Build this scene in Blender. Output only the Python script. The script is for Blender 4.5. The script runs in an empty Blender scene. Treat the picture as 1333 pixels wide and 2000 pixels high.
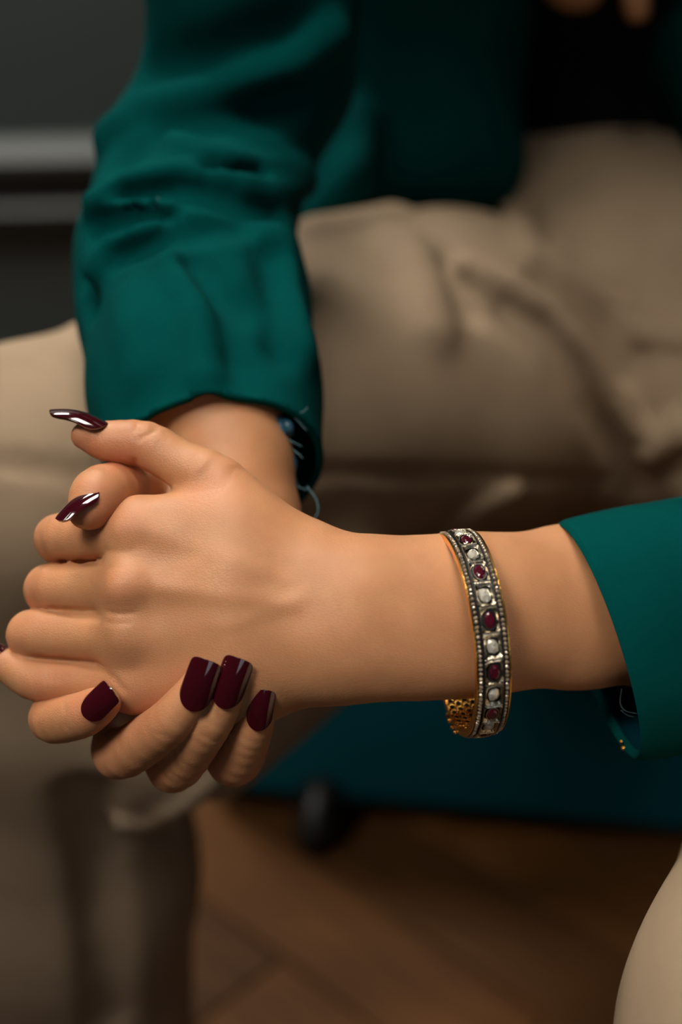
import bpy, math, random
import numpy as np
from mathutils import Vector, Matrix

random.seed(7)
rng = np.random.default_rng(7)
S = bpy.context.scene
COL = S.collection

# ------------------------------------------------------------------ camera
F = 2777.0                       # focal length in px of the 1333x2000 frame (50 mm on 24 mm)
TILT = math.radians(28.0)
D0 = 0.479                       # distance of the hands
CZ = 0.805
ST, CT = math.sin(TILT), math.cos(TILT)
cam = bpy.data.cameras.new('camera')
cam.sensor_fit = 'HORIZONTAL'; cam.sensor_width = 24.0; cam.lens = 50.0
cam.clip_start = 0.05
cam.dof.use_dof = True; cam.dof.focus_distance = D0 - 0.004; cam.dof.aperture_fstop = 3.6
camo = bpy.data.objects.new('camera', cam); COL.objects.link(camo)
camo.location = (0, 0, CZ); camo.rotation_euler = (math.pi/2 - TILT, 0, 0)
S.camera = camo

# ------------------------------------------------------------------ world, lights, exposure
W = bpy.data.worlds.new('world'); S.world = W; W.use_nodes = True
bg = W.node_tree.nodes['Background']
bg.inputs[0].default_value = (0.80, 0.92, 1.0, 1); bg.inputs[1].default_value = 0.012

def area(name, loc, target, size, size_y, power, col):
    l = bpy.data.lights.new(name, 'AREA'); l.shape = 'RECTANGLE'
    l.size = size; l.size_y = size_y; l.energy = power; l.color = col
    o = bpy.data.objects.new(name, l); COL.objects.link(o)
    o.location = loc
    o.rotation_euler = (Vector(target) - Vector(loc)).to_track_quat('-Z', 'Y').to_euler()
    return o
k_ = area('overhead_softbox', (-0.04, 0.42, 1.8), (0.08, 0.60, 0.5), 0.36, 0.36, 1.15, (1.0, 0.90, 0.79))
k_.data.spread = math.radians(66)
k_ = area('hand_fill_light', (-0.42, -0.08, 1.40), (0.01, 0.39, 0.50), 0.36, 0.36, 0.33, (1.0, 0.91, 0.80))  # added narrow fill beam that brightens only the hands
k_.data.spread = math.radians(28)
k_ = area('left_floor_fill', (-0.85, 0.35, 1.50), (0.14, 0.92, 0.0), 0.40, 0.40, 0.19, (1.0, 0.93, 0.84))  # added fill beam to brighten the floor; no window stands here
k_.data.spread = math.radians(26)
area('window_daylight', (0.45, -1.7, 1.35), (-0.02, 0.45, 0.53), 0.9, 1.2, 2.4, (0.86, 0.93, 1.0))
area('back_wall_fill', (-0.6, 1.5, 2.3), (-0.6, 1.6, 0.0), 0.4, 0.4, 29.0, (1.0, 0.93, 0.84))  # added fill from above that lifts the back wall and its mouldings

vs = S.view_settings
vs.view_transform = 'Standard'; vs.look = 'None'; vs.gamma = 1.0; vs.exposure = 0.0
vs.use_curve_mapping = False

# ------------------------------------------------------------------ coordinates
# camera-frame metres: x right, y down, z away; C2W takes them to the room
def C(px, py, w=0.0):
    d = D0 + w/100.0
    return np.array(((px-666.5)/F*d, (py-1000.0)/F*d, d))
def R(rpx, w=0.0):
    return rpx/F*(D0 + w/100.0)
ROT = np.array(((1, 0, 0), (0, -ST, CT), (0, -CT, -ST)), float)   # rows: world x,y,z
def to_world(p):
    return np.asarray(p) @ ROT.T + np.array((0, 0, CZ))
def dirw(v):
    return np.asarray(v, float) @ ROT.T
def unit(v):
    v = np.asarray(v, float); return v/np.linalg.norm(v)
def from_world(p):
    return (np.asarray(p, float) - np.array((0, 0, CZ))) @ ROT

# ------------------------------------------------------------------ distance fields
def smooth_path(P, m=6):
    P = [np.asarray(p, float) for p in P]; Q = [2*P[0]-P[1]] + P + [2*P[-1]-P[-2]]; out = []
    for i in range(1, len(Q)-2):
        a, b, c, d = Q[i-1:i+3]
        for j in range(m):
            t = j/m
            out.append(0.5*((2*b)+(c-a)*t+(2*a-5*b+4*c-d)*t*t+(3*b-a-3*c+d)*t**3))
    out.append(P[-1]); return out

def seg(p, a, b, ra, rb, flat=None):
    a = a.astype(p.dtype); ab = (b-a).astype(p.dtype); L = p.dtype.type(ab @ ab + 1e-12)
    q = p-a; ra = p.dtype.type(ra); rb = p.dtype.type(rb)
    t = np.clip((q @ ab)/L, 0, 1)
    q = q - t[:, None]*ab
    if flat is not None:
        n, s = flat; n = n.astype(p.dtype); s = p.dtype.type(s)
        q = q + (q @ n)[:, None]*((s-1.0)*n)
    return np.sqrt(np.einsum('ij,ij->i', q, q)) - (ra + t*(rb-ra))
def smin(a, b, k):
    k = a.dtype.type(k); h = np.clip(0.5 + 0.5*(b-a)/k, 0, 1)
    return b + (a-b)*h - k*h*(1-h)
def pts4(lst):
    """[(px,py,w,rpx)...] -> [(point, radius)...]"""
    return [(C(x, y, w), R(r, w)) for x, y, w, r in lst]
def chain(lst, flat=None):
    q = pts4(lst)
    if len(q) == 1: q = q*2
    return [(q[i][0], q[i+1][0], q[i][1], q[i+1][1], flat) for i in range(len(q)-1)]
def fchain(lst, m=3):
    q = smooth_path([np.array(v, float) for v in lst], m)
    return chain([tuple(v) for v in q])
def wchain(lst):
    """the same from room points (x, y, z, radius)"""
    q = [(from_world(v[:3]), v[3]) for v in lst]
    return [(q[i][0], q[i+1][0], q[i][1], q[i+1][1], None) for i in range(len(q)-1)]
def wp(px, py, w, r):
    return (*to_world(C(px, py, w)), R(r, w))
def ev_group(p, segs, k):
    d = None
    for s in segs:
        e = seg(p, *s)
        d = e if d is None else smin(d, e, k)
    return d
def polydist(p, line):
    d = None
    for a, b in zip(line[:-1], line[1:]):
        e = seg(p, a, b, 0, 0)
        d = e if d is None else np.minimum(d, e)
    return d
class Field:
    """base solids (smooth union k), limbs joined to the base, engraved / raised lines"""
    def __init__(self, base, k, limbs=(), klimb=0.004, kf=0.003):
        self.base, self.k, self.limbs, self.klimb, self.kf = base, k, list(limbs), klimb, kf
        self.lines = []; self.pend = []; self.balls = []
        for l in self.limbs:
            E = np.array([g[i] for g in l for i in (0, 1)]); c = (E.min(0)+E.max(0))/2
            self.balls.append((c.astype(np.float32), float(max(np.linalg.norm(g[i]-c)+max(g[2], g[3]) for g in l for i in (0, 1)))))
    def __call__(self, p, lines=True):
        p = np.asarray(p, np.float32)
        b = ev_group(p, self.base, self.k)
        out = b.copy()
        for l, (c, rad) in zip(self.limbs, self.balls):
            q = p-c; d = np.sqrt(np.einsum('ij,ij->i', q, q)) - rad
            m = d < 0.02
            out = np.minimum(out, np.maximum(d, 0.012))
            if m.any(): out[m] = np.minimum(out[m], smin(b[m], ev_group(p[m], l, self.kf), self.klimb))
        if lines:
            for line, wid, dep in self.lines:
                c = line.mean(0); rad = np.sqrt(((line-c)**2).sum(1)).max() + 3*wid
                m = ((p-c)**2).sum(1) < rad*rad
                if m.any():
                    d = polydist(p[m], line)
                    out[m] += dep*np.exp(-(d/wid)**2)
        return out
    def trace(self, pp, near=-20, far=70):
        """march from the viewpoint through picture points until the surface; rows of nan where nothing is met"""
        d = np.array([unit(C(x, y, 0)) for x, y in pp]); t = np.full(len(pp), D0+near/100.0); end = D0+far/100.0
        live = np.ones(len(pp), bool); ok = np.zeros(len(pp), bool)
        for _ in range(400):
            if not live.any(): break
            e = self(d[live]*t[live][:, None], lines=False)
            ix = np.where(live)[0]
            done = e < 2e-4; ok[ix[done]] = True; live[ix[done]] = False
            go = ix[~done]; t[go] += np.maximum(e[~done]*0.8, 2e-4)
            live[go[t[go] > end]] = False
        out = d*t[:, None]; out[~ok] = np.nan
        return out
    def hit(self, px, py):
        h = self.trace([(px, py)])[0]
        return None if np.isnan(h[0]) else h
    def line(self, px_pts, wid, dep, sub=2):
        """a crease (dep>0) or a raised fold (dep<0) laid on the surface"""
        P = []
        for (a, b) in zip(px_pts[:-1], px_pts[1:]):
            for i in range(sub):
                t = i/sub; P.append((a[0]+(b[0]-a[0])*t, a[1]+(b[1]-a[1])*t))
        P.append(px_pts[-1])
        self.pend.append((P, wid, dep))
    def settle(self):
        if not self.pend: return
        H = self.trace([q for P, _, _ in self.pend for q in P]); i = 0
        for P, wid, dep in self.pend:
            h = H[i:i+len(P)]; i += len(P); h = h[~np.isnan(h[:, 0])]
            if len(h) > 1: self.lines.append((h, wid, dep))
        self.pend = []

def mesh_field(f, lo, hi, h):
    f.settle()
    lo = np.array(lo); hi = np.array(hi)
    n = np.ceil((hi-lo)/h/4).astype(int)*4 + 1
    ax = [lo[i]+h*np.arange(n[i]) for i in range(3)]
    ca = [a[::4] for a in ax]
    g = np.stack(np.meshgrid(*ca, indexing='ij'), -1).reshape(-1, 3)
    cd = f(g).reshape([len(a) for a in ca])
    fine = np.repeat(np.repeat(np.repeat(cd, 4, 0), 4, 1), 4, 2)
    fine = fine[2:, 2:, 2:][:n[0], :n[1], :n[2]].copy()
    need = np.abs(fine) < h*4*2.2
    idx = np.argwhere(need)
    fine[need] = f(lo + h*idx)
    D = fine; s = D < 0
    c = sum(s[i:n[0]-1+i, j:n[1]-1+j, k:n[2]-1+k].astype(np.int8) for i in (0, 1) for j in (0, 1) for k in (0, 1))
    act = (c > 0) & (c < 8)
    cells = np.argwhere(act)
    ids = -np.ones(act.shape, int); ids[act] = np.arange(len(cells))
    acc = np.zeros((len(cells), 3)); cnt = np.zeros(len(cells))
    corners = [(i, j, k) for i in (0, 1) for j in (0, 1) for k in (0, 1)]
    for a in corners:
        for axn in range(3):
            if a[axn]: continue
            b = list(a); b[axn] = 1
            da = D[cells[:, 0]+a[0], cells[:, 1]+a[1], cells[:, 2]+a[2]]
            db = D[cells[:, 0]+b[0], cells[:, 1]+b[1], cells[:, 2]+b[2]]
            m = (da < 0) != (db < 0)
            t = da[m]/(da[m]-db[m])
            pos = np.array(a, float)[None, :].repeat(m.sum(), 0); pos[:, axn] += t
            acc[m] += pos; cnt[m] += 1
    V = lo + h*(cells + acc/cnt[:, None])
    faces = []
    for axn in range(3):
        u, v = (axn+1) % 3, (axn+2) % 3
        sl0 = [slice(None)]*3; sl1 = [slice(None)]*3
        sl0[axn] = slice(0, -1); sl1[axn] = slice(1, None)
        ch = s[tuple(sl0)] != s[tuple(sl1)]
        e = np.argwhere(ch)
        e = e[(e[:, u] > 0) & (e[:, v] > 0) & (e[:, u] < n[u]-1) & (e[:, v] < n[v]-1)]
        inside = s[e[:, 0], e[:, 1], e[:, 2]]
        def at(du, dv):
            q = e.copy(); q[:, u] += du; q[:, v] += dv
            return ids[q[:, 0], q[:, 1], q[:, 2]]
        quad = np.stack([at(-1, -1), at(0, -1), at(0, 0), at(-1, 0)], 1)
        quad[~inside] = quad[~inside][:, ::-1]
        faces.append(quad)
    Fc = np.concatenate(faces)
    eps = h*0.5                                   # pull the vertices onto the true surface
    for _ in range(2):
        d = f(V)
        G = np.stack([f(V+np.eye(3)[i]*eps)-f(V-np.eye(3)[i]*eps) for i in range(3)], 1)/(2*eps)
        g2 = np.maximum((G*G).sum(1), 0.2)
        V = V - np.clip(d/g2, -h, h)[:, None]*G
    return V, Fc          # camera frame is mirrored (y down) twice over: right-handed, faces point outward

def make_mesh(name, V, faces, world=True, smooth=True):
    me = bpy.data.meshes.new(name)
    me.from_pydata((to_world(V) if not world else np.asarray(V)).tolist(), [], [list(map(int, f)) for f in faces])
    me.update()
    if smooth: me.polygons.foreach_set('use_smooth', [True]*len(me.polygons))
    return me
def add(name, me, mat=None, parent=None):
    o = bpy.data.objects.new(name, me); COL.objects.link(o)
    if mat is not None: me.materials.append(mat)
    if parent is not None:
        o.parent = parent
        o.matrix_parent_inverse = Matrix.Translation(-parent.location)
    return o
def tag(o, label, cat, group=None):
    o['label'] = label; o['category'] = cat
    if group: o['group'] = group
    return o
def empty(name, loc):
    o = bpy.data.objects.new(name, None); COL.objects.link(o); o.location = loc; o.empty_display_size = 0.02
    return o
def tube(path, rad, n=8, cap=True):
    """closed tube along camera-frame or world points; rad scalar or list"""
    path = [np.asarray(p, float) for p in path]
    rads = rad if hasattr(rad, '__len__') else [rad]*len(path)
    V = []; Fc = []
    up = np.array((0.31, 0.57, 0.76))
    for i, p in enumerate(path):
        t = unit(path[min(i+1, len(path)-1)] - path[max(i-1, 0)])
        a = unit(np.cross(t, up)); b = np.cross(t, a)
        for j in range(n):
            th = 2*math.pi*j/n
            V.append(p + rads[i]*(math.cos(th)*a + math.sin(th)*b))
    for i in range(len(path)-1):
        for j in range(n):
            k = (j+1) % n
            Fc.append((i*n+j, i*n+k, (i+1)*n+k, (i+1)*n+j))
    if cap:
        Fc.append(tuple(range(n))[::-1]); Fc.append(tuple((len(path)-1)*n+j for j in range(n)))
    return np.array(V), Fc
# ------------------------------------------------------------------ materials
def new_mat(name):
    m = bpy.data.materials.new(name); m.use_nodes = True
    nt = m.node_tree; b = nt.nodes['Principled BSDF']
    return m, nt, b
def nd(nt, typ, **kw):
    n = nt.nodes.new(typ)
    for k, v in kw.items():
        if k.startswith('i_'): n.inputs[k[2:].replace('_', ' ')].default_value = v
        else: setattr(n, k, v)
    return n
def coords(nt, scale=(1, 1, 1), rot=(0, 0, 0)):
    tc = nd(nt, 'ShaderNodeTexCoord'); mp = nd(nt, 'ShaderNodeMapping')
    mp.inputs['Scale'].default_value = scale; mp.inputs['Rotation'].default_value = rot
    nt.links.new(tc.outputs['Object'], mp.inputs['Vector'])
    return mp.outputs['Vector']
def simple(name, col, rough=0.5, metal=0.0, bump=None, **kw):
    m, nt, b = new_mat(name)
    b.inputs['Base Color'].default_value = (*col, 1); b.inputs['Roughness'].default_value = rough
    b.inputs['Metallic'].default_value = metal
    for k, v in kw.items(): b.inputs[k.replace('_', ' ')].default_value = v
    if bump:
        sc, dist = bump
        n = nd(nt, 'ShaderNodeTexNoise'); n.inputs['Scale'].default_value = sc; n.inputs['Detail'].default_value = 3
        nt.links.new(coords(nt), n.inputs['Vector'])
        bp = nd(nt, 'ShaderNodeBump'); bp.inputs['Distance'].default_value = dist; bp.inputs['Strength'].default_value = 0.6
        nt.links.new(n.outputs['Fac'], bp.inputs['Height']); nt.links.new(bp.outputs['Normal'], b.inputs['Normal'])
    return m

def skin_mat():
    m, nt, b = new_mat('skin'); L = nt.links
    v = coords(nt)
    n1 = nd(nt, 'ShaderNodeTexNoise'); n1.inputs['Scale'].default_value = 60; n1.inputs['Detail'].default_value = 4
    L.new(v, n1.inputs['Vector'])
    r1 = nd(nt, 'ShaderNodeValToRGB')
    r1.color_ramp.elements[0].position = 0.35; r1.color_ramp.elements[0].color = (0.52, 0.245, 0.115, 1)
    r1.color_ramp.elements[1].position = 0.7; r1.color_ramp.elements[1].color = (0.60, 0.297, 0.145, 1)
    L.new(n1.outputs['Fac'], r1.inputs['Fac'])
    at = nd(nt, 'ShaderNodeAttribute'); at.attribute_name = 'flush'
    mx = nd(nt, 'ShaderNodeMixRGB'); mx.inputs['Color2'].default_value = (0.58, 0.20, 0.105, 1)
    L.new(at.outputs['Fac'], mx.inputs['Fac']); L.new(r1.outputs['Color'], mx.inputs['Color1'])
    L.new(mx.outputs['Color'], b.inputs['Base Color'])
    b.inputs['Roughness'].default_value = 0.47
    b.inputs['Specular IOR Level'].default_value = 0.42
    b.inputs['Subsurface Weight'].default_value = 0.35
    b.inputs['Subsurface Radius'].default_value = (1.0, 0.35, 0.18)
    b.inputs['Subsurface Scale'].default_value = 0.004
    # fine skin grain: two stretched cell patterns plus pores
    v1 = nd(nt, 'ShaderNodeTexVoronoi', feature='DISTANCE_TO_EDGE'); v1.inputs['Scale'].default_value = 800
    L.new(coords(nt, (0.75, 1, 1.5), (0, 0.15, 0)), v1.inputs['Vector'])
    rm = nd(nt, 'ShaderNodeValToRGB'); rm.color_ramp.elements[1].position = 0.16
    L.new(v1.outputs['Distance'], rm.inputs['Fac'])
    n2 = nd(nt, 'ShaderNodeTexNoise'); n2.inputs['Scale'].default_value = 420; n2.inputs['Detail'].default_value = 5
    L.new(coords(nt, (1.6, 1, 0.6), (0, 0.5, 0)), n2.inputs['Vector'])
    ad = nd(nt, 'ShaderNodeMath', operation='MULTIPLY_ADD'); ad.inputs[1].default_value = 1.3
    L.new(n2.outputs['Fac'], ad.inputs[0]); L.new(rm.outputs['Color'], ad.inputs[2])
    bp = nd(nt, 'ShaderNodeBump'); bp.inputs['Strength'].default_value = 0.24; bp.inputs['Distance'].default_value = 0.00022
    L.new(ad.outputs[0], bp.inputs['Height']); L.new(bp.outputs['Normal'], b.inputs['Normal'])
    return m
SKIN = skin_mat()

def cloth_mat(name, c0, c1, weave, dist, sheen=0.3, rough=0.85, tint=None, nscale=25, spec=0.15):
    m, nt, b = new_mat(name); L = nt.links
    v = coords(nt)
    n1 = nd(nt, 'ShaderNodeTexNoise'); n1.inputs['Scale'].default_value = nscale; n1.inputs['Detail'].default_value = 5
    L.new(v, n1.inputs['Vector'])
    r1 = nd(nt, 'ShaderNodeValToRGB')
    r1.color_ramp.elements[0].position = 0.3; r1.color_ramp.elements[0].color = (*c0, 1)
    r1.color_ramp.elements[1].position = 0.7; r1.color_ramp.elements[1].color = (*c1, 1)
    L.new(n1.outputs['Fac'], r1.inputs['Fac']); L.new(r1.outputs['Color'], b.inputs['Base Color'])
    b.inputs['Roughness'].default_value = rough; b.inputs['Specular IOR Level'].default_value = spec
    b.inputs['Sheen Weight'].default_value = sheen; b.inputs['Sheen Roughness'].default_value = 0.45
    b.inputs['Sheen Tint'].default_value = (*(tint or c1), 1)
    n2 = nd(nt, 'ShaderNodeTexNoise'); n2.inputs['Scale'].default_value = weave; n2.inputs['Detail'].default_value = 3
    L.new(v, n2.inputs['Vector'])
    bp = nd(nt, 'ShaderNodeBump'); bp.inputs['Strength'].default_value = 0.5; bp.inputs['Distance'].default_value = dist
    L.new(n2.outputs['Fac'], bp.inputs['Height']); L.new(bp.outputs['Normal'], b.inputs['Normal'])
    return m
TEAL = cloth_mat('teal_wool', (0.0, 0.052, 0.050), (0.0, 0.065, 0.062), 2600, 0.0003, 0.0, rough=1.0, tint=(0.0, 0.5, 0.45), spec=0.04)
LINING = cloth_mat('blue_teal_lining', (0.0, 0.030, 0.045), (0.0, 0.04, 0.06), 2000, 0.0002, 0.15, 0.5)
BEIGE = cloth_mat('beige_twill', (0.34, 0.25, 0.165), (0.40, 0.30, 0.20), 1800, 0.0003, 0.03)
BLACK = cloth_mat('black_jersey', (0.004, 0.004, 0.006), (0.006, 0.006, 0.009), 1500, 0.0003, 0.0)
SOFA = cloth_mat('teal_velvet', (0.0, 0.085, 0.115), (0.0, 0.105, 0.145), 1200, 0.0004, 0.3, tint=(0.02, 0.35, 0.45), nscale=8)
NAIL = simple('burgundy_polish', (0.040, 0.0016, 0.005), 0.10, Coat_Weight=1.0, Coat_Roughness=0.03, Coat_IOR=1.7)
GOLD = simple('gold', (0.83, 0.45, 0.10), 0.24, 1.0, bump=(900, 0.0002))
SILVER = simple('aged_silver', (0.62, 0.56, 0.44), 0.25, 1.0, bump=(1500, 0.00025))
OXID = simple('oxidised_silver', (0.035, 0.034, 0.036), 0.35, 0.8, bump=(2000, 0.0002))
BEZEL = simple('bright_silver', (0.82, 0.78, 0.72), 0.18, 1.0)
RUBY = simple('ruby', (0.070, 0.005, 0.014), 0.08, Coat_Weight=1.0, Coat_Roughness=0.03)
DIA = simple('pale_diamond', (0.78, 0.74, 0.63), 0.10, 0.45, Coat_Weight=1.0, Coat_Roughness=0.03)
PAVE = simple('champagne_stone', (0.34, 0.27, 0.19), 0.15, 0.3, Coat_Weight=1.0, Coat_Roughness=0.05)
DARKWOOD = simple('black_lacquered_wood', (0.006, 0.005, 0.005), 0.4)
WALLM = simple('grey_wall_paint', (0.094, 0.116, 0.112), 0.6, bump=(80, 0.0005))
BASEM = simple('grey_trim_paint', (0.105, 0.122, 0.116), 0.5, bump=(60, 0.0005))
DTHREAD = simple('dark_thread', (0.02, 0.05, 0.06), 0.7)
THREAD = simple('pale_blue_thread', (0.05, 0.12, 0.14), 0.7)

# ================================================================== THE ROOM
def box(x0, x1, y0, y1, z0, z1, bev=0.0):
    import bmesh
    bm = bmesh.new(); bmesh.ops.create_cube(bm, size=1)
    for v in bm.verts:
        v.co = Vector(((x0+x1)/2+v.co.x*(x1-x0), (y0+y1)/2+v.co.y*(y1-y0), (z0+z1)/2+v.co.z*(z1-z0)))
    if bev > 0: bmesh.ops.bevel(bm, geom=bm.edges[:], offset=bev, segments=4 if bev > 0.004 else 1, affect='EDGES', profile=0.5)
    me = bpy.data.meshes.new('box'); bm.to_mesh(me); bm.free()
    if bev > 0.004: me.polygons.foreach_set('use_smooth', [True]*len(me.polygons))
    return me
def structure(o): o['kind'] = 'structure'; return o

SUBFLOOR = simple('dark_subfloor', (0.02, 0.011, 0.005), 0.6)
fl = add('floor', box(-2.6, 2.6, -1.6, 2.35, -0.03, -0.004), SUBFLOOR); structure(fl)
def plank_mat(i, k):
    m, nt, b = new_mat('oiled_oak_%d' % i); L = nt.links
    n = nd(nt, 'ShaderNodeTexNoise'); n.inputs['Scale'].default_value = 14; n.inputs['Detail'].default_value = 6
    n.inputs['Distortion'].default_value = 0.6
    L.new(coords(nt, (0.6, 7, 1)), n.inputs['Vector'])
    r = nd(nt, 'ShaderNodeValToRGB')
    r.color_ramp.elements[0].position = 0.3; r.color_ramp.elements[0].color = (0.095*k, 0.037*k, 0.010*k, 1)
    r.color_ramp.elements[1].position = 0.75; r.color_ramp.elements[1].color = (0.165*k, 0.068*k, 0.018*k, 1)
    L.new(n.outputs['Fac'], r.inputs['Fac']); L.new(r.outputs['Color'], b.inputs['Base Color'])
    b.inputs['Roughness'].default_value = 0.55; b.inputs['Specular IOR Level'].default_value = 0.2
    return m
PM = [plank_mat(i, k) for i, k in enumerate((0.7, 0.95, 1.15, 1.35))]
PL, PWD = 0.72, 0.092
plank_meshes = []
for m_ in PM:
    me = box(-PL/2+0.001, PL/2-0.001, -PWD/2+0.001, PWD/2-0.001, -0.004, 0.0, 0.0012)
    me.name = 'plank'; me.materials.append(m_); plank_meshes.append(me)
pa = math.radians(-44)
for r_ in range(-17, 18):
    for c_ in range(-4, 5):
        u = c_*PL + (r_ % 3)*0.27; v_ = r_*PWD
        x = u*math.cos(pa)-v_*math.sin(pa) + 0.05; y = u*math.sin(pa)+v_*math.cos(pa) + 1.15
        if abs(x) > 1.35 or y < 0.0 or y > 1.9: continue
        o = add('plank', random.choice(plank_meshes), None, fl)
        o.location = (x, y, 0); o.rotation_euler = (0, 0, pa)

WY, WYAW = 2.02, math.radians(5)
def wall_profile(prof, x0, x1):
    n = len(prof); V = [(x, y, z) for x in (x0, x1) for y, z in prof]
    Fc = [(i, (i+1) % n, n+(i+1) % n, n+i) for i in range(n)] + [tuple(range(n))[::-1], tuple(range(n, 2*n))]
    return V, Fc
wb = structure(add('wall_back', box(-2.4, 2.4, 0, 0.1, 0, 2.6), WALLM))
wb.location = (0, WY, 0); wb.rotation_euler = (0, 0, WYAW)
prof = [(0, 0), (-0.014, 0), (-0.014, 0.232), (-0.030, 0.237), (-0.030, 0.243), (-0.014, 0.257), (-0.014, 0.300), (-0.036, 0.306), (-0.036, 0.316), (-0.012, 0.336), (0, 0.340)]
V_, F_ = wall_profile(prof, -2.4, 2.4)
bb = structure(add('baseboard_back', make_mesh('baseboard_back', V_, F_, smooth=False), BASEM))
bb.location = (0, WY-0.0005, 0); bb.rotation_euler = (0, 0, WYAW)
prof2 = [(0, 0), (-0.045, 0), (-0.045, 0.018), (-0.03, 0.034), (0, 0.034)]
V_, F_ = wall_profile(prof2, -2.4, 2.4)
tr = structure(add('trim_1', make_mesh('trim_1', V_, F_, smooth=False), BASEM))
tr.location = (0, WY-0.015, 0); tr.rotation_euler = (0, 0, WYAW)

# ------------------------------------------------------------------ sofa she sits on
sofa = empty('sofa', (0.25, 1.172, 0)); sofa.rotation_euler = (0, 0, math.radians(-8))
tag(sofa, 'low teal velvet sofa on short black legs under the seated person', 'sofa')
def sp(name, me, mat, par=sofa):
    o = bpy.data.objects.new(name, me); COL.objects.link(o); me.materials.append(mat); o.parent = par; return o
sp('base', box(-0.33, 1.0, -0.26, 0.34, 0.022, 0.25, 0.015), SOFA)
sp('seat_cushion', box(-0.335, 1.0, -0.27, 0.30, 0.25, 0.375, 0.05), SOFA)
sp('backrest', box(-0.32, 1.0, 0.22, 0.42, 0.25, 0.78, 0.06), SOFA)
for lx in (-0.232, 0.92):
    for ly in (-0.262, 0.30):
        sg = -1 if ly < 0 else 1
        V_, F_ = tube([(lx, ly+sg*0.030, 0.001), (lx, ly+sg*0.027, 0.008), (lx, ly+sg*0.002, 0.024), (lx, ly-sg*0.03, 0.045)], [0.015, 0.019, 0.021, 0.021], 16)
        sp('leg', make_mesh('leg', V_, F_), DARKWOOD)

# ================================================================== THE PERSON
ZAX = np.array((0., 0., 1.))
# --- left hand (nearest the camera) with wrist and forearm
fl_n = unit((0.22, -0.22, -0.95))
forearm_l = chain([(1480, 1168, 6.2, 168), (1300, 1176, 4.4, 158), (1120, 1184, 2.5, 146), (950, 1197, 1.1, 141), (860, 1204, 0.5, 138), (760, 1208, 0.15, 138), (680, 1212, 0.0, 140)], (fl_n, 1.5))
palm_l = forearm_l + chain([(690, 1135, 0.3, 70), (470, 1066, 0.3, 68), (268, 1034, 0.45, 57)]) \
    + chain([(680, 1175, 0.0, 72), (460, 1150, -0.15, 68), (260, 1141, 0.0, 60)]) \
    + chain([(680, 1230, -0.1, 72), (460, 1238, -0.1, 66), (256, 1240, 0.02, 57)]) \
    + chain([(690, 1266, 0.0, 72), (470, 1306, 0.1, 65), (262, 1336, 0.32, 52)]) \
    + chain([(640, 1288, 0.7, 70), (480, 1326, 0.8, 68), (340, 1345, 1.0, 52)]) \
    + chain([(580, 1085, 0.9, 66), (440, 1020, 0.75, 60), (340, 1034, 0.65, 52)]) \
    + chain([(560, 1180, 1.6, 70), (330, 1180, 1.6, 70)])
thumb_l = fchain([(615, 1108, 0.8, 62), (520, 1035, 0.8, 58), (428, 947, 0.9, 57), (350, 905, 1.1, 46), (285, 869, 1.3, 46), (212, 862, 1.4, 40), (166, 851, 1.5, 27)])
web_l = chain([(500, 1040, 0.9, 52), (440, 990, 0.9, 38)])
fing_l = [
    thumb_l + web_l,
    fchain([(266, 1031, 0.45, 56), (180, 1045, 1.4, 48), (114, 1051, 2.5, 47), (150, 1075, 4.6, 40), (235, 1092, 5.4, 34)]),
    fchain([(260, 1141, 0.02, 58), (180, 1148, 1.2, 51), (97, 1151, 2.6, 50), (140, 1165, 4.9, 42), (228, 1172, 5.6, 35)]),
    fchain([(255, 1240, 0.05, 57), (160, 1242, 1.2, 51), (62, 1240, 2.2, 49), (110, 1250, 4.4, 41), (198, 1252, 5.2, 34)]),
    fchain([(260, 1337, 0.35, 50), (165, 1330, 1.1, 44), (82, 1327, 1.7, 45), (36, 1310, 2.0, 38), (2, 1292, 2.1, 27)]),
]
HL = Field(palm_l, 0.013, fing_l, 0.0048, 0.0004)
# knuckles, tendons, veins and creases of the left hand
HL.line([(262, 1026), (240, 1034)], 0.0060, -0.0012)
HL.line([(250, 1142), (232, 1146)], 0.0065, -0.0024)
HL.line([(250, 1240), (228, 1240)], 0.0065, -0.0008)
HL.line([(300, 1040), (420, 1080), (560, 1130)], 0.0035, -0.0003)
HL.line([(290, 1145), (420, 1160), (570, 1180)], 0.0035, -0.0005)
HL.line([(430, 1228), (500, 1205), (590, 1165)], 0.0026, -0.00022)
HL.line([(300, 1095), (380, 1108)], 0.007, 0.0004)
HL.line([(290, 1195), (380, 1198)], 0.007, 0.0004)
HL.line([(300, 1292), (400, 1285)], 0.007, 0.0004)
HL.line([(120, 1096), (160, 1097), (198, 1099)], 0.0014, 0.0009)
HL.line([(100, 1192), (150, 1198), (194, 1208)], 0.0014, 0.0009)
HL.line([(60, 1283), (140, 1292), (190, 1304), (222, 1326), (240, 1348)], 0.0013, 0.0007)
for i, (x, y) in enumerate(((208, 1075), (216, 1110), (205, 1215), (214, 1196))):   # fine folds where the fingers leave the hand
    HL.line([(x, y), (x+22, y+4), (x+46, y+2)], 0.0008, 0.0003)
HL.line([(264, 912), (262, 900)], 0.0011, 0.0011)                 # thumb crease
HL.line([(305, 838), (290, 848), (272, 858)], 0.0009, 0.0006)
HL.line([(268, 826), (266, 840)], 0.0008, 0.0004)
for i in range(6):                                                  # web wrinkles at the thumb base
    HL.line([(372+i*13, 962-i*2), (388+i*14, 928-i*3), (410+i*13, 905+i*2)], 0.0007, 0.00030)
for x in (95, 108, 121): HL.line([(x, 1292), (x-2, 1312), (x-6, 1330)], 0.0009, 0.0003)

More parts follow.
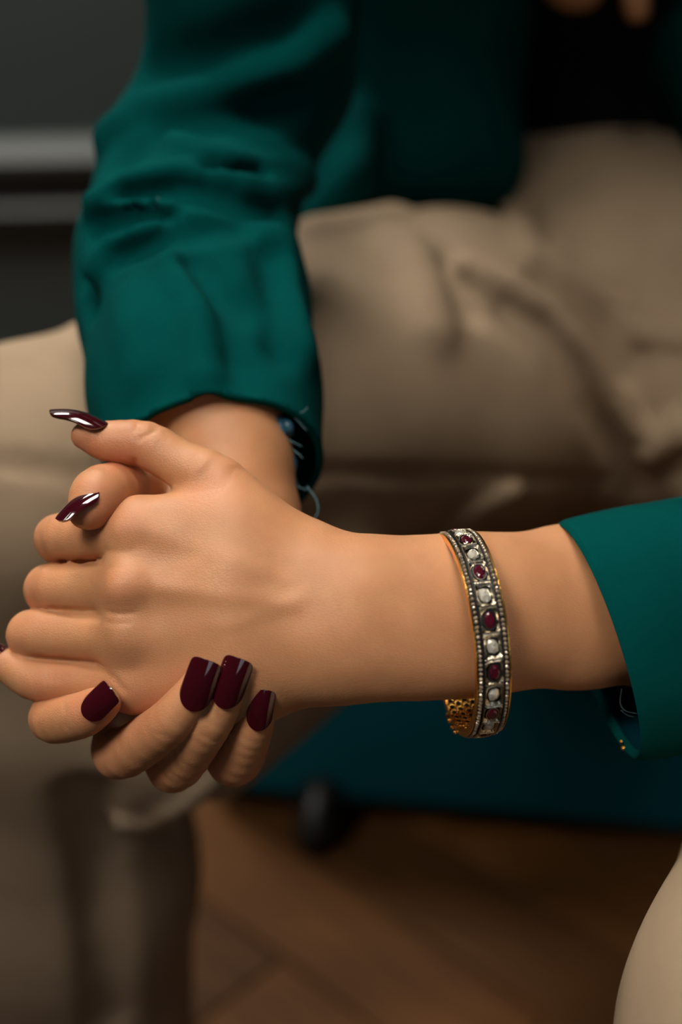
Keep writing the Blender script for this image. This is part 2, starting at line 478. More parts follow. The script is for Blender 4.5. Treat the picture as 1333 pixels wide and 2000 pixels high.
# --- right hand behind and below it
wr_n = unit((0.2, -0.5, -0.8))
arm_r = chain([(404, 640, 11.0, 96), (412, 760, 7.6, 108), (416, 800, 6.5, 113), (455, 905, 5.5, 105), (475, 990, 4.9, 100)])
palm_r = arm_r + chain([(470, 990, 4.6, 62), (350, 1120, 3.9, 66), (222, 1262, 3.6, 54)]) \
    + chain([(485, 1010, 4.8, 62), (385, 1150, 4.3, 66), (270, 1302, 3.9, 54)]) \
    + chain([(495, 1020, 4.8, 62), (425, 1170, 4.3, 66), (328, 1325, 3.9, 52)]) \
    + chain([(500, 1040, 4.6, 62), (460, 1190, 4.1, 64), (388, 1335, 3.7, 48)]) \
    + chain([(455, 960, 4.6, 66), (400, 1010, 3.6, 62), (350, 1040, 3.3, 50)])
fing_r = [
    fchain([(440, 950, 5.0, 60), (350, 952, 4.4, 46), (288, 948, 3.6, 44), (203, 963, 0.7, 57), (180, 988, 0.0, 46), (166, 1001, -0.2, 32)], 4),
    fchain([(222, 1262, 3.6, 54), (150, 1345, 3.0, 48), (102, 1403, 1.7, 46), (155, 1398, 0.35, 45), (186, 1383, -0.15, 40), (208, 1371, -0.45, 30)], 4),
    fchain([(270, 1302, 3.9, 54), (245, 1390, 3.3, 50), (232, 1472, 1.9, 50), (314, 1425, -0.40, 47), (361, 1376, -1.05, 41), (392, 1328, -1.30, 31)], 4),
    fchain([(328, 1325, 3.9, 52), (330, 1410, 3.3, 50), (338, 1497, 2.1, 51), (396, 1432, -0.2, 45), (434, 1375, -0.95, 38), (460, 1320, -1.30, 29)], 4),
    fchain([(388, 1335, 3.7, 48), (430, 1410, 3.0, 47), (456, 1484, 2.0, 52), (487, 1440, 0.3, 42), (506, 1398, -0.45, 32), (513, 1372, -0.75, 26)], 4),
]
HR = Field(palm_r, 0.012, fing_r, 0.006, 0.0003)
HR.line([(318, 1436), (340, 1448), (352, 1462)], 0.0010, 0.0004)
HR.line([(305, 1432), (332, 1455), (340, 1470)], 0.0010, 0.0003)
HR.line([(395, 1438), (415, 1450), (428, 1450)], 0.0010, 0.0004)
HR.line([(122, 1370), (128, 1390), (128, 1420)], 0.0010, 0.0003)
for i in range(4):
    HR.line([(235+i*11, 1515-i*7), (222+i*12, 1488-i*7), (218+i*13, 1462-i*7)], 0.0010, 0.00022)
    HR.line([(345+i*11, 1540-i*11), (325+i*11, 1520-i*10), (312+i*12, 1495-i*10)], 0.0010, 0.00022)

def bounds(*ptlists, pad=0.03):
    P = np.array([s[i] for l in ptlists for s in l for i in (0, 1)])
    return P.min(0)-pad, P.max(0)+pad
lo, hi = bounds(palm_l, *fing_l, pad=0.026)
lo[0] = min(lo[0], C(-30, 0, 0)[0])
VL, FL = mesh_field(HL, lo, hi, 0.0009)
lo, hi = bounds(palm_r, *fing_r, pad=0.024)
VR, FR = mesh_field(HR, lo, hi, 0.0009)
# --- upper arms, chest and hips inside the clothes
core = Field(wchain([wp(1480, 1168, 6.2, 160), wp(1900, 1150, 15, 165), (0.40, 0.66, 0.62, 0.040), (0.40, 0.80, 0.95, 0.050)])
             + wchain([wp(404, 640, 11.0, 90), wp(385, 480, 15.0, 80), wp(415, 300, 19.5, 70), wp(488, 130, 18.8, 85), wp(500, -60, 17, 90), (0.0, 0.76, 0.95, 0.050)])
             + wchain([(0.20, 1.08, 0.58, 0.05), (0.20, 1.05, 0.75, 0.05), (0.20, 0.94, 0.92, 0.06), (0.20, 0.80, 1.03, 0.05), (0.20, 0.74, 1.12, 0.05)])
             + wchain([(0.0, 0.80, 0.96, 0.05), (0.20, 0.83, 0.99, 0.06), (0.40, 0.80, 0.96, 0.05)])
             + wchain([(0.20, 0.74, 1.22, 0.078), (0.20, 0.72, 1.17, 0.070), (0.20, 0.685, 1.12, 0.04)]) + wchain([(0.20, 0.66, 1.19, 0.012), (0.20, 0.642, 1.165, 0.012)])
             + chain([(1130, -66, 39, 84), (1130, -200, 42, 100)]) + chain([(1232, -60, 36, 24), (1243, 10, 36, 16), (1253, 56, 36, 9)]), 0.015)
lo, hi = bounds(core.base, pad=0.10)
VB, FB = mesh_field(core, lo, hi, 0.008)
V_ = np.concatenate([VL, VR, VB]); F_ = np.concatenate([FL, FR+len(VL), FB+len(VL)+len(VR)])
me = make_mesh('person', V_, F_, world=False)
# flushed skin: finger pads, knuckles, creases
fl_pts = [(185, 985, -0.8, 60, .5), (165, 880, .9, 55, .75), (235, 900, .8, 60, .6), (160, 870, 1, 45, .6), (235, 1145, -1, 45, .35),
          (250, 1030, -.6, 45, .3), (170, 1375, -.5, 50, .55), (150, 1000, .3, 60, .3), (300, 1375, 0, 90, .45), (235, 1380, .5, 70, .5),
          (90, 1050, 2, 60, .3), (70, 1150, 2, 60, .3), (40, 1240, 1.6, 60, .3), (100, 1350, 1.3, 60, .5), (225, 1480, 1.2, 80, .3),
          (330, 1500, 1.5, 80, .3), (455, 1490, 1.4, 80, .35), (350, 1330, -1, 40, .4), (420, 960, .1, 60, .35), (120, 1330, .9, 60, .35)]
fa = np.zeros(len(V_))
for x, y, w, r, a in fl_pts:
    d = np.sqrt(((V_-C(x, y, w))**2).sum(1)); fa = np.maximum(fa, a*np.exp(-(d/R(r, w))**2))
at = me.attributes.new('flush', 'FLOAT', 'POINT'); at.data.foreach_set('value', fa.astype(np.float32))
person = add('person', me, SKIN)
tag(person, 'seated person in a teal jacket and beige trousers with clasped hands and burgundy nails', 'person')

# --- fingernails
def nail(name, base, tip, n, hw, arch=0.10, dome=0.75, taper=0.8, square=0.35, hwr=None, flare=0.0):
    """base, tip: camera-frame points; n: outward normal; hw: half width (m)"""
    base = np.asarray(base); tip = np.asarray(tip)
    a = unit(tip-base); L = np.linalg.norm(tip-base)
    n = unit(n - a*np.dot(n, a)); b = np.cross(a, n)
    NU, NV = 16, 30; V = []; Fc = []
    for j in range(NV+1):
        v = 0.5-0.5*math.cos(math.pi*j/NV)
        # rounded cuticle, straight sides, soft square free edge
        w = 1.0 - (1-taper)*v
        if v < 0.34: w *= max(0.02, math.sqrt(max(0.0, 1-((0.34-v)/0.34)**2.0)))
        e = 0.30-0.14*square; ex = 2.0+2.0*square
        if v > 1-e: w *= max(0.03, (max(0.0, 1-((v-1+e)/e)**ex))**(1/ex))
        for i in range(NU+1):
            u = -1+2*i/NU
            ang = u*dome*1.25
            x = math.sin(ang)/math.sin(dome*1.25)*hw*w
            rn = hw/math.sin(min(1.45, dome*1.25)); z = math.sqrt(max(0.0, rn*rn-x*x))-rn
            z += arch*L*math.sin(math.pi*v*0.9)
            V.append(base + a*(v*L) + b*x + n*z)
    k = NU+1
    for j in range(NV):
        for i in range(NU):
            Fc.append((j*k+i, j*k+i+1, (j+1)*k+i+1, (j+1)*k+i))
    me = make_mesh('fingernail', V, Fc, world=False)
    o = add('fingernail', me, NAIL, person)
    s = o.modifiers.new('thick', 'SOLIDIFY'); s.thickness = 0.0015; s.offset = -1
    # outward check
    nn = np.array(me.polygons[len(me.polygons)//2].normal)
    if nn @ dirw(n) < 0: me.flip_normals()
    bv = o.modifiers.new('soft', 'BEVEL'); bv.width = 0.0004; bv.segments = 2; bv.limit_method = 'ANGLE'
    if name: o['label'] = name
    return o
def nail_on(f, name, b, t, hw, dw, n, lift=0.0005, **kw):
    """nail rooted on the fingertip surface of field f at picture point b, free edge dw cm nearer at t"""
    n = unit(n); d = unit(C(t[0], t[1], 0)); hb = f.hit(*b); z = hb[2]+dw/100.0
    for v in (0.3, 0.5):                     # the plate clears the flesh all along
        h = f.hit(b[0]+(t[0]-b[0])*v, b[1]+(t[1]-b[1])*v)
        if h is not None: z = min(z, hb[2] + max(-0.003, (h[2]-0.0002-hb[2])/v))
    tip = d*(z/d[2])
    return nail(name, hb+n*lift, tip+n*lift, n, hw, **kw)
G = 'glossy burgundy nail '
nail(G+'of the upper thumb', C(211, 828, 0.95), C(97, 804, 1.1), (0.10, -0.94, -0.32), R(34, 1.3), arch=0.11, dome=0.95, taper=0.62, square=0.25)
nail(G+'of the tucked thumb', C(189, 951, -0.42), C(112, 1017, -0.95), (-0.60, -0.55, -0.58), R(33, 0), arch=0.10, dome=0.95, taper=0.70, square=0.2)
nail_on(HR, G+'of the curled index finger', (164, 1400), (218, 1347), R(29, -0.6), -0.20, (-0.05, -0.30, -0.95), lift=0.0009, dome=0.7, arch=0.05, taper=0.95, square=0.75)
nail_on(HR, G+'of the middle fingertip', (372, 1389), (406, 1289), R(34, -1.2), 0.0, (0.04, -0.16, -0.98), lift=0.0014, dome=0.78, arch=0.05, taper=0.92, square=0.6)
nail_on(HR, G+'of the ring fingertip', (433, 1384), (469, 1286), R(32, -1.2), 0.0, (0.06, -0.16, -0.98), lift=0.0014, dome=0.78, arch=0.05, taper=0.94, square=0.6)
nail_on(HR, G+'of the little fingertip', (502, 1428), (516, 1347), R(26, -0.5), -0.35, (0.08, -0.16, -0.98), lift=0.0012, dome=0.75, arch=0.05, taper=0.94, square=0.55)
nail(G+'at the left edge of the picture', C(10, 1266, 1.9), C(-62, 1252, 2.0), (-0.15, -0.9, -0.4), R(24, 2), arch=0.08, taper=0.8)
for (x, y, w) in ((235, 1092, 5.4), (228, 1172, 5.6), (198, 1252, 5.2)):
    nail(None, C(x-30, y-6, w+0.55), C(x+50, y+2, w+0.75), (0, 0, 1), R(28, w), arch=0.06)

# ------------------------------------------------------------------ trousers
TR = Field(chain([(1060, 760, 44, 300), (860, 740, 38, 310), (640, 770, 32, 290), (330, 880, 24, 275), (70, 965, 18, 272)])
           + chain([(490, 1155, 31, 285), (310, 1290, 25, 300)])
           + chain([(70, 965, 18, 272), (80, 1300, 24, 250), (110, 1700, 34, 262), (120, 2300, 50, 262), (130, 2550, 60, 240)])
           + chain([(1160, 420, 54, 270), (1270, 610, 44, 250), (1300, 760, 40, 230)])
           + chain([(1450, 450, 54, 270), (1450, 640, 46, 280)])
           + chain([(1640, 820, 42, 320), (1800, 1430, 14, 370), (1735, 2090, -4, 490)])
           + chain([(1735, 2090, -4, 490), (1760, 2700, 4, 420), (1760, 3600, 14, 380)]), 0.025)
L_ = lambda P, w, d: TR.line(P, w*1.05, d*(2.3 if d < 0 else 1.8))
L_([(995, 407), (1040, 495), (1150, 575), (1248, 645), (1333, 662)], 0.0060, -0.0085)
L_([(1030, 420), (1085, 480), (1190, 560)], 0.0060, 0.0060)
L_([(1060, 560), (1140, 640), (1215, 740)], 0.0085, 0.0075)
L_([(910, 520), (1000, 560), (1080, 605), (1150, 685), (1210, 790), (1245, 842)], 0.0060, -0.0085)
L_([(885, 520), (905, 560), (925, 600)], 0.0080, 0.0045)
L_([(1000, 610), (1080, 670), (1140, 760)], 0.0110, 0.0050)
L_([(790, 470), (830, 570), (850, 640)], 0.0120, -0.0045)
L_([(1252, 700), (1252, 860)], 0.0050, 0.0045)
L_([(1292, 245), (1272, 420), (1255, 620)], 0.0022, 0.0022)
L_([(1265, 880), (1333, 838)], 0.0070, -0.0090)
L_([(1265, 940), (1333, 900)], 0.0060, 0.0070)
L_([(1160, 800), (1210, 880), (1250, 960)], 0.0080, 0.0070)
L_([(860, 1040), (930, 992), (1000, 955)], 0.0060, -0.0060)
L_([(610, 925), (900, 928), (1100, 936), (1260, 950)], 0.0035, 0.0045)
L_([(620, 455), (690, 425), (760, 430)], 0.0120, -0.0080)
L_([(200, 1612), (300, 1602), (370, 1560), (415, 1520)], 0.0050, -0.0060)
L_([(200, 1640), (300, 1632), (390, 1590), (440, 1550)], 0.0060, 0.0050)
L_([(170, 1560), (195, 1700), (205, 1850), (215, 2000)], 0.0100, 0.0150)
L_([(0, 905), (90, 915), (160, 930)], 0.0040, 0.0020)
lo, hi = bounds(TR.base, pad=0.13)
VT, FT = mesh_field(TR, lo, hi, 0.004)
# waist edge: everything of the trousers ends at the waistband
trm = make_mesh('trousers', VT, FT, world=False)
trousers = add('trousers', trm, BEIGE, person)
trousers['label'] = 'high-waisted beige trousers with soft folds'
bel = Field(chain([(1190, 250, 52, 230), (1160, 90, 52, 250)]) + wchain([wp(1160, 90, 52, 250), (0.19, 0.99, 0.74, 0.10), (0.20, 0.91, 0.88, 0.09)])
            + chain([(1360, 210, 54, 230), (1360, 60, 54, 230)]), 0.03)
lo, hi = bounds(bel.base, pad=0.12)
Vt, Ft = mesh_field(bel, lo, hi, 0.006)
top = add('top', make_mesh('top', Vt, Ft, world=False), BLACK, person); top['label'] = 'black close-fitting top'

HAIR = simple('dark_hair', (0.012, 0.008, 0.006), 0.45, bump=(300, 0.002))
hr = Field(wchain([(0.20, 0.765, 1.245, 0.082), (0.20, 0.80, 1.18, 0.075), (0.20, 0.86, 1.06, 0.05)]), 0.02)
lo, hi = bounds(hr.base, pad=0.10)
Vt, Ft = mesh_field(hr, lo, hi, 0.008)
add('hair', make_mesh('hair', Vt, Ft, world=False), HAIR, person)

# ------------------------------------------------------------------ jacket
JB = Field(wchain([(0.0, 0.80, 0.96, 0.064), (0.20, 0.85, 0.985, 0.062), (0.40, 0.80, 0.96, 0.064)])
           + wchain([(0.07, 0.86, 0.93, 0.085), (0.055, 0.94, 0.78, 0.085), wp(790, 150, 47, 215), wp(800, 240, 45, 190)])
           + chain([(600, 300, 38, 110), (640, 380, 36, 90)]) + chain([(740, 330, 42, 110), (920, 330, 46, 100)]), 0.03)
JB.line([(705, 235), (705, 300), (650, 380), (585, 450)], 0.012, -0.012)
JB.line([(650, 260), (640, 330), (570, 420)], 0.010, 0.010)
lo, hi = bounds(JB.base, pad=0.11)
VJ, FJ = mesh_field(JB, lo, hi, 0.007)
jacket = add('jacket', make_mesh('jacket', VJ, FJ, world=False), TEAL, person)
jacket['label'] = 'teal wool jacket worn open with frayed cuffs'
JP = Field(wchain([(0.36, 0.82, 0.94, 0.075), (0.34, 0.86, 0.80, 0.065), wp(1470, 60, 42, 190), wp(1560, 330, 42, 180)]), 0.02)
lo, hi = bounds(JP.base, pad=0.08)
Vt, Ft = mesh_field(JP, lo, hi, 0.006)
add('front_panel', make_mesh('front_panel', Vt, Ft, world=False), TEAL, jacket)

SR = Field(chain([(425, 930, 6.4, 212), (400, 760, 9.0, 216), (380, 600, 12.0, 216), (364, 500, 13.5, 203), (385, 390, 16.5, 190), (400, 300, 18.5, 180)])
           + chain([(330, 290, 18.5, 112), (420, 285, 19.5, 165)])
           + wchain([wp(430, 290, 19.5, 175), wp(490, 130, 18.8, 196), wp(500, -60, 17, 204), (-0.025, 0.71, 0.84, 0.052), (0.0, 0.79, 0.95, 0.060)]), 0.013)
L_ = lambda P, w, d: SR.line(P, w*0.9, d*(2.0 if w < 0.0095 else 1.5))
L_([(218, 262), (275, 212), (420, 172), (560, 128), (645, 70)], 0.0085, -0.0110)
L_([(250, 300), (340, 245), (470, 225), (560, 190)], 0.0100, 0.0080)
L_([(285, 150), (420, 120), (560, 70)], 0.0120, 0.0070)
L_([(335, 275), (400, 300), (500, 325), (590, 335)], 0.0060, -0.0070)
L_([(400, 335), (500, 340)], 0.0045, 0.0080)
L_([(185, 395), (260, 355), (340, 337), (430, 342), (520, 372), (600, 360)], 0.0055, -0.0075)
L_([(228, 380), (310, 368)], 0.0050, 0.0085)
L_([(340, 365), (420, 385), (540, 420)], 0.0055, 0.0075)
L_([(200, 395), (300, 397), (330, 400)], 0.0035, -0.0045)
L_([(190, 440), (250, 430), (315, 412)], 0.0065, 0.0100)
L_([(320, 410), (290, 445), (220, 480), (180, 530)], 0.0060, -0.0060)
L_([(232, 492), (320, 462), (430, 440), (470, 435)], 0.0060, 0.0080)
L_([(165, 540), (175, 600)], 0.0060, 0.0040)
L_([(345, 512), (385, 590), (398, 680), (402, 730)], 0.0080, -0.0050)
L_([(370, 512), (420, 560), (480, 590)], 0.0080, 0.0060)
L_([(440, 600), (448, 690)], 0.0150, 0.0035)
L_([(492, 430), (500, 560), (505, 700)], 0.0018, 0.0018)
L_([(250, 590), (262, 660), (280, 720)], 0.0110, -0.0030)
L_([(545, 470), (560, 560), (590, 680)], 0.0100, -0.0050)
L_([(530, 500), (545, 600), (552, 680)], 0.0080, 0.0045)
lo, hi = bounds(SR.base, pad=0.075)
VS, FS = mesh_field(SR, lo, hi, 0.003)
axis_r = unit(C(425, 930, 6.4)-C(395, 700, 10.3)); cut_r = C(428, 918, 6.6)
import bmesh
bm = bmesh.new(); me = make_mesh('sleeve', VS, FS, world=False); bm.from_mesh(me)
bmesh.ops.bisect_plane(bm, geom=bm.verts[:]+bm.edges[:]+bm.faces[:], plane_co=to_world(cut_r).tolist(), plane_no=dirw(axis_r).tolist(), clear_outer=True)
bm.to_mesh(me); bm.free()
me.polygons.foreach_set('use_smooth', [True]*len(me.polygons))
sleeve = add('sleeve', me, TEAL, jacket)
sleeve.data.materials.append(LINING)
s_ = sleeve.modifiers.new('thick', 'SOLIDIFY'); s_.thickness = 0.003; s_.offset = -1; s_.material_offset = 1

# near sleeve: open tube around the braceleted forearm
e1 = unit((0.295, 0.955, 0.0)); e2 = unit((0.09, 0.0, -0.996))
def sleeve_tube():
    cen = [(1162, 1250, 2.4), (1192, 1243, 2.7), (1333, 1218, 4.0), (1600, 1180, 8.0), (1950, 1120, 16), (2080, 860, 28), (1930, -250, 40), (1800, -1050, 46)]
    cen = smooth_path([C(*c) for c in cen[:5]] + [from_world((0.40, 0.66, 0.64)), from_world((0.41, 0.79, 0.94))], 8)
    n = 72; V = []; Fc = []
    m = len(cen)
    for i, c in enumerate(cen):
        t = i/(m-1)
        tang = unit(cen[min(i+1, m-1)]-cen[max(i-1, 0)])
        f1, f2 = e1, e2
        if i > 16:
            f1 = unit(e1 - tang*np.dot(e1, tang)); f2 = -np.cross(tang, f1)
            if np.dot(f2, e2) < 0: f2 = -f2
        r1 = 0.0425 + 0.010*t; r2 = 0.034 + 0.018*t
        for j in range(n):
            th = 2*math.pi*j/n
            k = 1 + 0.018*math.sin(2*th+0.6+4*t) + 0.02*t*math.sin(5*th+9*t) + 0.012*math.sin(3*th+1.1)
            if i == 0: k *= 0.992
            V.append(c + f1*math.cos(th)*r1*k + f2*math.sin(th)*r2*k)
    for i in range(m-1):
        for j in range(n):
            q = (j+1) % n
            Fc.append((i*n+j, (i+1)*n+j, (i+1)*n+q, i*n+q))
    return V, Fc
V_, F_ = sleeve_tube()
sl2 = make_mesh('sleeve', V_, F_, world=False)
cc = np.mean(to_world(np.array(V_[:72])), 0)
if np.dot(np.array(sl2.polygons[5].normal), np.array(sl2.polygons[5].center)-cc) < 0: sl2.flip_normals()
sleeve2 = add('sleeve', sl2, TEAL, jacket); sl2.materials.append(LINING)
s_ = sleeve2.modifiers.new('thick', 'SOLIDIFY'); s_.thickness = 0.0032; s_.offset = -1; s_.material_offset = 1
b_ = sleeve2.modifiers.new('hem', 'BEVEL'); b_.width = 0.0012; b_.segments = 3; b_.limit_method = 'ANGLE'; b_.angle_limit = 1.0
# frayed threads
def thread(P, r=0.00022, mat=THREAD):
    V_, F_ = tube(smooth_path([C(*p) for p in P], 5), r, 6)
    add('loose_thread', make_mesh('loose_thread', V_, F_, world=False), mat, jacket)
thread([(434, 741, 5.6), (448, 742, 5.4), (452, 755, 5.3), (446, 768, 5.3), (436, 776, 5.4)])
thread([(446, 768, 5.3), (456, 773, 5.3), (463, 779, 5.4)])
thread([(495, 797, 5.6), (530, 798, 5.2), (560, 805, 5.0), (590, 805, 5.0), (601, 796, 5.1)])
thread([(548, 800, 5.2), (575, 815, 5.0), (600, 842, 5.0)])
thread([(550, 850, 5.2), (570, 862, 4.9), (590, 872, 4.9)])
thread([(572, 878, 5.0), (585, 888, 4.8), (592, 896, 4.8)])
thread([(565, 890, 5.2), (566, 920, 5.0), (575, 945, 4.9), (600, 958, 4.8)])
thread([(600, 950, 5.0), (618, 975, 4.9), (622, 1000, 4.9), (615, 1012, 5.0)], 0.0004)
thread([(1215, 1345, 1.6), (1212, 1372, 1.2), (1222, 1388, 1.0), (1245, 1394, 0.6)], 0.00018, DTHREAD)
thread([(1214, 1387, 1.4), (1226, 1397, 1.2), (1240, 1400, 0.9)], 0.00018, DTHREAD)
for (x, y, r) in ((1219, 1461, 0.0010), (1215, 1449, 0.0007)):
    q = C(x, y, 3.2); n_ = unit((-0.5, -0.6, -0.6))
    V_, F_ = tube([q, q+n_*0.0006, q+n_*0.0009], [r, r, r*0.6], 14)
    add('stud', make_mesh('stud', V_, F_, world=False), GOLD, jacket)
# turned-out shreds of satin lining at the far cuff
SATIN = simple('blue_satin', (0.02, 0.085, 0.14), 0.28)
for P, r in (([(515, 815, 6.0), (535, 820, 5.3), (552, 838, 5.0), (560, 858, 5.2)], 0.0026), ([(540, 812, 5.8), (562, 830, 5.0), (570, 852, 5.2)], 0.0020),
             ([(560, 880, 5.8), (572, 900, 5.3), (570, 930, 5.4), (584, 955, 5.6)], 0.0018)):
    pth = smooth_path([C(*p) for p in P], 6)
    V_, F_ = tube(pth, [r*(0.3+0.7*math.sin(math.pi*min(1, max(0.05, i/(len(pth)-1))))) for i in range(len(pth))], 10)
    add('lining_shred', make_mesh('lining_shred', V_, F_, world=False), SATIN, jacket)

# ================================================================== BANGLE
e1b = unit((0.105, 0.994, 0.0)); e2b = unit((0.145, -0.02, -0.989)); e2b = unit(e2b-e1b*np.dot(e1b, e2b))
axb = np.cross(e1b, e2b)
if axb[0] < 0: axb = -axb
RB = R(200, 0.7); cb = C(912, 1236, 0.75)
base_w = to_world(cb + e1b*RB)
bangle = empty('bangle', base_w.tolist())
tag(bangle, 'gold-backed silver bangle with alternating rubies and diamonds on the wrist', 'bracelet')
HWB = R(30.5, 0)               # half width of the band
def ring_prof(prof, n=160):
    """revolve (axial offset, radius) loop about the bangle axis"""
    V = []; Fc = []; m = len(prof)
    for i in range(n):
        th = 2*math.pi*i/n; rd = math.cos(th)*e2b + math.sin(th)*e1b
        for a, r in prof: V.append(cb + axb*a + rd*r)
    for i in range(n):
        for j in range(m):
            Fc.append((i*m+j, i*m+(j+1) % m, ((i+1) % n)*m+(j+1) % m, ((i+1) % n)*m+j))
    me = make_mesh('ring', V, Fc, world=False)
    return me
def fix(me):
    import bmesh
    bm = bmesh.new(); bm.from_mesh(me); bmesh.ops.recalc_face_normals(bm, faces=bm.faces); bm.to_mesh(me); bm.free(); return me
def ringpart(name, prof, mat):
    me = fix(ring_prof(prof)); me.polygons.foreach_set('use_smooth', [False]*len(me.polygons)); me.name = name
    return add(name, me, mat, bangle)
h_ = HWB; r0 = RB
ringpart('dark_band', [(-h_, r0-0.0016), (h_, r0-0.0016), (h_, r0-0.0008), (-h_, r0-0.0008)], OXID)
for s in (-1, 1):
    ringpart('gold_rim', [(s*h_, r0-0.0026), (s*(h_+0.0005), r0-0.0026), (s*(h_+0.0005), r0-0.0003), (s*h_, r0-0.0003)], GOLD)
    q = s*(h_-0.0020)
    ringpart('inner_rail', [(q-0.00022, r0-0.001), (q+0.00022, r0-0.001), (q+0.00022, r0+0.0002), (q-0.00022, r0+0.0002)], OXID)
# openwork gold inside: rows of round holes
def openwork():
    V = []; Fc = []; nc, nr, ns = 66, 4, 8
    for i in range(nc):
        for j in range(nr):
            for kk in range(ns):
                a = 2*math.pi*kk/ns + math.pi/8
                for lay in (0, 1):
                    if lay == 0:
                        m_ = max(abs(math.cos(a)), abs(math.sin(a))); u = math.cos(a)/m_*0.5; v = math.sin(a)/m_*0.5
                    else:
                        u, v = 0.36*math.cos(a), 0.36*math.sin(a)
                    th = 2*math.pi*(i+0.5+u+(0.5 if j % 2 else 0))/nc
                    ax_ = -h_ + (j+0.5+v)/nr*2*h_
                    V.append(cb + axb*ax_ + (math.cos(th)*e2b+math.sin(th)*e1b)*(r0-0.0026))
            b0 = (i*nr+j)*ns*2
            for kk in range(ns):
                k2 = (kk+1) % ns
                Fc.append((b0+2*kk, b0+2*k2, b0+2*k2+1, b0+2*kk+1))
    return make_mesh('openwork_lining', V, Fc, world=False)
ow = add('openwork_lining', openwork(), GOLD, bangle)
s_ = ow.modifiers.new('t', 'SOLIDIFY'); s_.thickness = 0.0006; s_.offset = 0
NT = 26
def frame_at(th, r, roll=0.0):
    rd = math.cos(th)*e2b + math.sin(th)*e1b; tg = -math.sin(th)*e2b + math.cos(th)*e1b
    X, Y, Z = dirw(axb), dirw(tg), dirw(rd)
    if np.dot(np.cross(X, Y), Z) < 0: X = -X
    p = to_world(cb + rd*r)
    M = Matrix(((X[0], Y[0], Z[0], p[0]), (X[1], Y[1], Z[1], p[1]), (X[2], Y[2], Z[2], p[2]), (0, 0, 0, 1)))
    return M @ Matrix.Rotation(roll, 4, 'Z')
def inst(name, me, M, parent=bangle):
    o = bpy.data.objects.new(name, me); COL.objects.link(o); o.parent = parent
    o.matrix_parent_inverse = Matrix.Translation(-bangle.location); o.matrix_basis = M
    return o
TW = h_-0.0022; TL = math.pi*r0/NT*0.96
def tile_mesh(opening):
    """square silver frame sloping into an opening; dark floor is the band beneath"""
    n = 32; V = []; Fc = []
    for lay in range(4):
        for i in range(n):
            a = 2*math.pi*i/n + math.pi/n
            m_ = max(abs(math.cos(a)), abs(math.sin(a)))
            sx, sy = math.cos(a)/m_, math.sin(a)/m_
            ox, oy = opening(a)
            jit = 1 + 0.05*math.sin(3*a+1.3)+0.03*math.sin(7*a)
            if lay == 0: V.append((sx*TW, sy*TL, -0.0006))
            elif lay == 1: V.append((sx*TW, sy*TL, 0.00015))
            elif lay == 2: V.append((sx*TW*0.93, sy*TL*0.93, 0.00045))
            else: V.append((ox*jit, oy*jit, -0.00025))
    for lay in range(3):
        for i in range(n):
            j = (i+1) % n
            Fc.append((lay*n+i, lay*n+j, (lay+1)*n+j, (lay+1)*n+i))
    return make_mesh('tile', V, Fc, smooth=False)
def sup(p, ax_, ay):
    def f(a):
        c_, s_ = math.cos(a), math.sin(a)
        k = (abs(c_)**p+abs(s_)**p)**(-1/p); return c_*k*ax_, s_*k*ay
    return f
tile_r = tile_mesh(sup(2.4, TW*0.84, TL*0.86)); tile_r.materials.append(SILVER)
tile_d = tile_mesh(sup(4.0, TW*0.72, TL*0.72)); tile_d.materials.append(SILVER)
def gem(ax_, ay, hgt, rings, n, p=2.0, rot=0.0, jitter=0.0, table=0.5):
    V = []; Fc = []
    for k, (s_, z) in enumerate(rings):
        for i in range(n):
            a = 2*math.pi*(i+(0.5 if k % 2 else 0))/n + rot
            x, y = sup(p, ax_*s_, ay*s_)(a)
            jx = 1 + jitter*math.sin(3.7*i+2*k)
            V.append((x*jx, y*jx, z*hgt*(1+jitter*2*math.cos(2.3*i+k))))
    m = len(rings)
    for k in range(m-1):
        for i in range(n):
            j = (i+1) % n
            if k % 2 == 0: Fc += [(k*n+i, k*n+j, (k+1)*n+i), (k*n+j, (k+1)*n+j, (k+1)*n+i)]
            else: Fc += [(k*n+i, k*n+j, (k+1)*n+j), (k*n+i, (k+1)*n+j, (k+1)*n+i)]
    Fc.append(tuple((m-1)*n+i for i in range(n)))
    return make_mesh('gem', V, Fc, smooth=False)
RX, RY = TW*0.62, TL*0.72
ruby_me = gem(RX, RY, 0.0011, [(1, -0.6), (1, 0), (0.82, 0.6), (0.58, 0.9)], 12); ruby_me.name = 'ruby'; ruby_me.materials.append(RUBY)
dia_mes = []
for q in range(5):
    me = gem(TW*0.60, TL*0.60, 0.0010, [(1, -0.7), (1, 0.1), (0.72, 0.65), (0.3, 0.95)], (7, 6, 8, 7, 9)[q], (2.6, 2.2, 3.2, 2.4, 2.8)[q], 0.5*q, 0.07)
    me.name = 'diamond'; me.materials.append(DIA); dia_mes.append(me)
def bezel_mesh(ax_, ay, t, z0, z1, p=2.0, n=32):
    V = []; Fc = []
    for s_, z in ((1.0, z0), (1.0, z1), (1-t, z1), (1-t, z0)):
        for i in range(n):
            x, y = sup(p, ax_*s_, ay*s_)(2*math.pi*i/n); V.append((x, y, z))
    for k in range(4):
        for i in range(n):
            j = (i+1) % n; Fc.append((k*n+i, k*n+j, ((k+1) % 4)*n+j, ((k+1) % 4)*n+i))
    return make_mesh('bezel', V, Fc, smooth=False)
bez_r = bezel_mesh(RX*1.16, RY*1.13, 0.12, -0.0006, 0.0003); bez_r.materials.append(BEZEL)
bar_me = box(-TW, TW, -0.00022, 0.00022, -0.0005, 0.0004, 0.0001); bar_me.materials.append(SILVER)
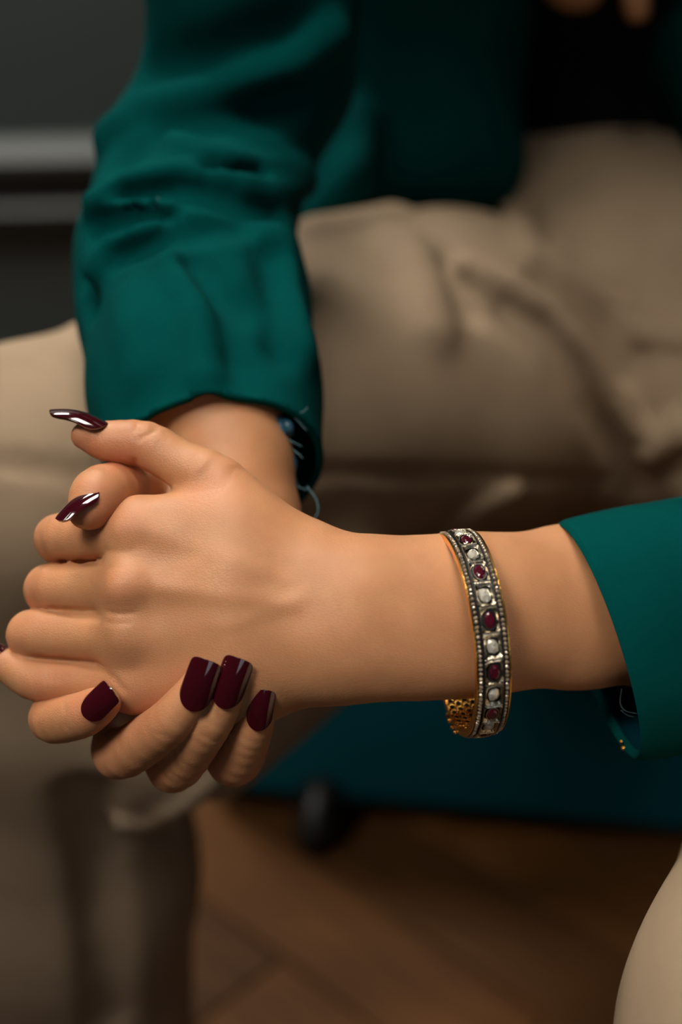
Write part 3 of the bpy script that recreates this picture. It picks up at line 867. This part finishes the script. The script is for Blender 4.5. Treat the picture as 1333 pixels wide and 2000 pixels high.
for k in range(NT):
    th = math.radians(-10.5) + k*2*math.pi/NT
    if k % 2 == 0:
        inst('tile', tile_r, frame_at(th, r0)); o = inst('ruby', ruby_me, frame_at(th, r0-0.0001, random.uniform(-.1, .1)))
        inst('bezel', bez_r, frame_at(th, r0))
    else:
        inst('tile', tile_d, frame_at(th, r0)); inst('diamond', dia_mes[k//2 % 5], frame_at(th, r0-0.0002, random.uniform(-.3, .3)))
    inst('divider', bar_me, frame_at(th+math.pi/NT, r0))
NPV = 142
pv = [gem(0.00078, 0.00072, 0.0007, [(1, -0.6), (1, 0.05), (0.75, 0.6), (0.35, 0.95)], n, 2.0, r) for n, r in ((6, 0), (7, .4), (8, .8))]
for m_ in pv: m_.name = 'pave_stone'; m_.materials.append(PAVE)
for s in (-1, 1):
    for k in range(NPV):
        th = 2*math.pi*(k+random.uniform(-.12, .12))/NPV
        M = frame_at(th, r0-0.0003)
        sc = random.uniform(0.88, 1.08)
        M = M @ Matrix.Translation((0, 0, 0)) @ Matrix.Diagonal((sc, sc, random.uniform(.8, 1.2), 1))
        M.translation = Vector(to_world(cb + axb*(s*(h_-0.00095)) + (math.cos(th)*e2b+math.sin(th)*e1b)*(r0-0.0003)).tolist())
        inst('pave_stone', random.choice(pv), M @ Matrix.Rotation(random.uniform(0, 6), 4, 'Z') @ Matrix.Rotation(random.uniform(-.25, .25), 4, 'X'))
# hinge and clasp low on the far side
thc = math.radians(122)
rdc = math.cos(thc)*e2b + math.sin(thc)*e1b; tgc = -math.sin(thc)*e2b + math.cos(thc)*e1b
for k in range(4):
    a0 = -h_-0.0010 + k*0.0022
    V_, F_ = tube([cb+axb*a0+rdc*(r0+0.0004), cb+axb*(a0+0.0019)+rdc*(r0+0.0004)], 0.0010, 12)
    add('hinge_barrel', make_mesh('hinge_barrel', V_, F_, world=False), GOLD, bangle)
for k in range(3):
    p = cb + axb*(-h_-0.0008) + (math.cos(thc-0.12*k-0.1)*e2b+math.sin(thc-0.12*k-0.1)*e1b)*(r0+0.0003)
    V_, F_ = tube([p-axb*0.0006, p-axb*0.0003, p+axb*0.0003, p+axb*0.0006], [0.0004, 0.0008, 0.0008, 0.0004], 10)
    add('clasp_bead', make_mesh('clasp_bead', V_, F_, world=False), GOLD, bangle)
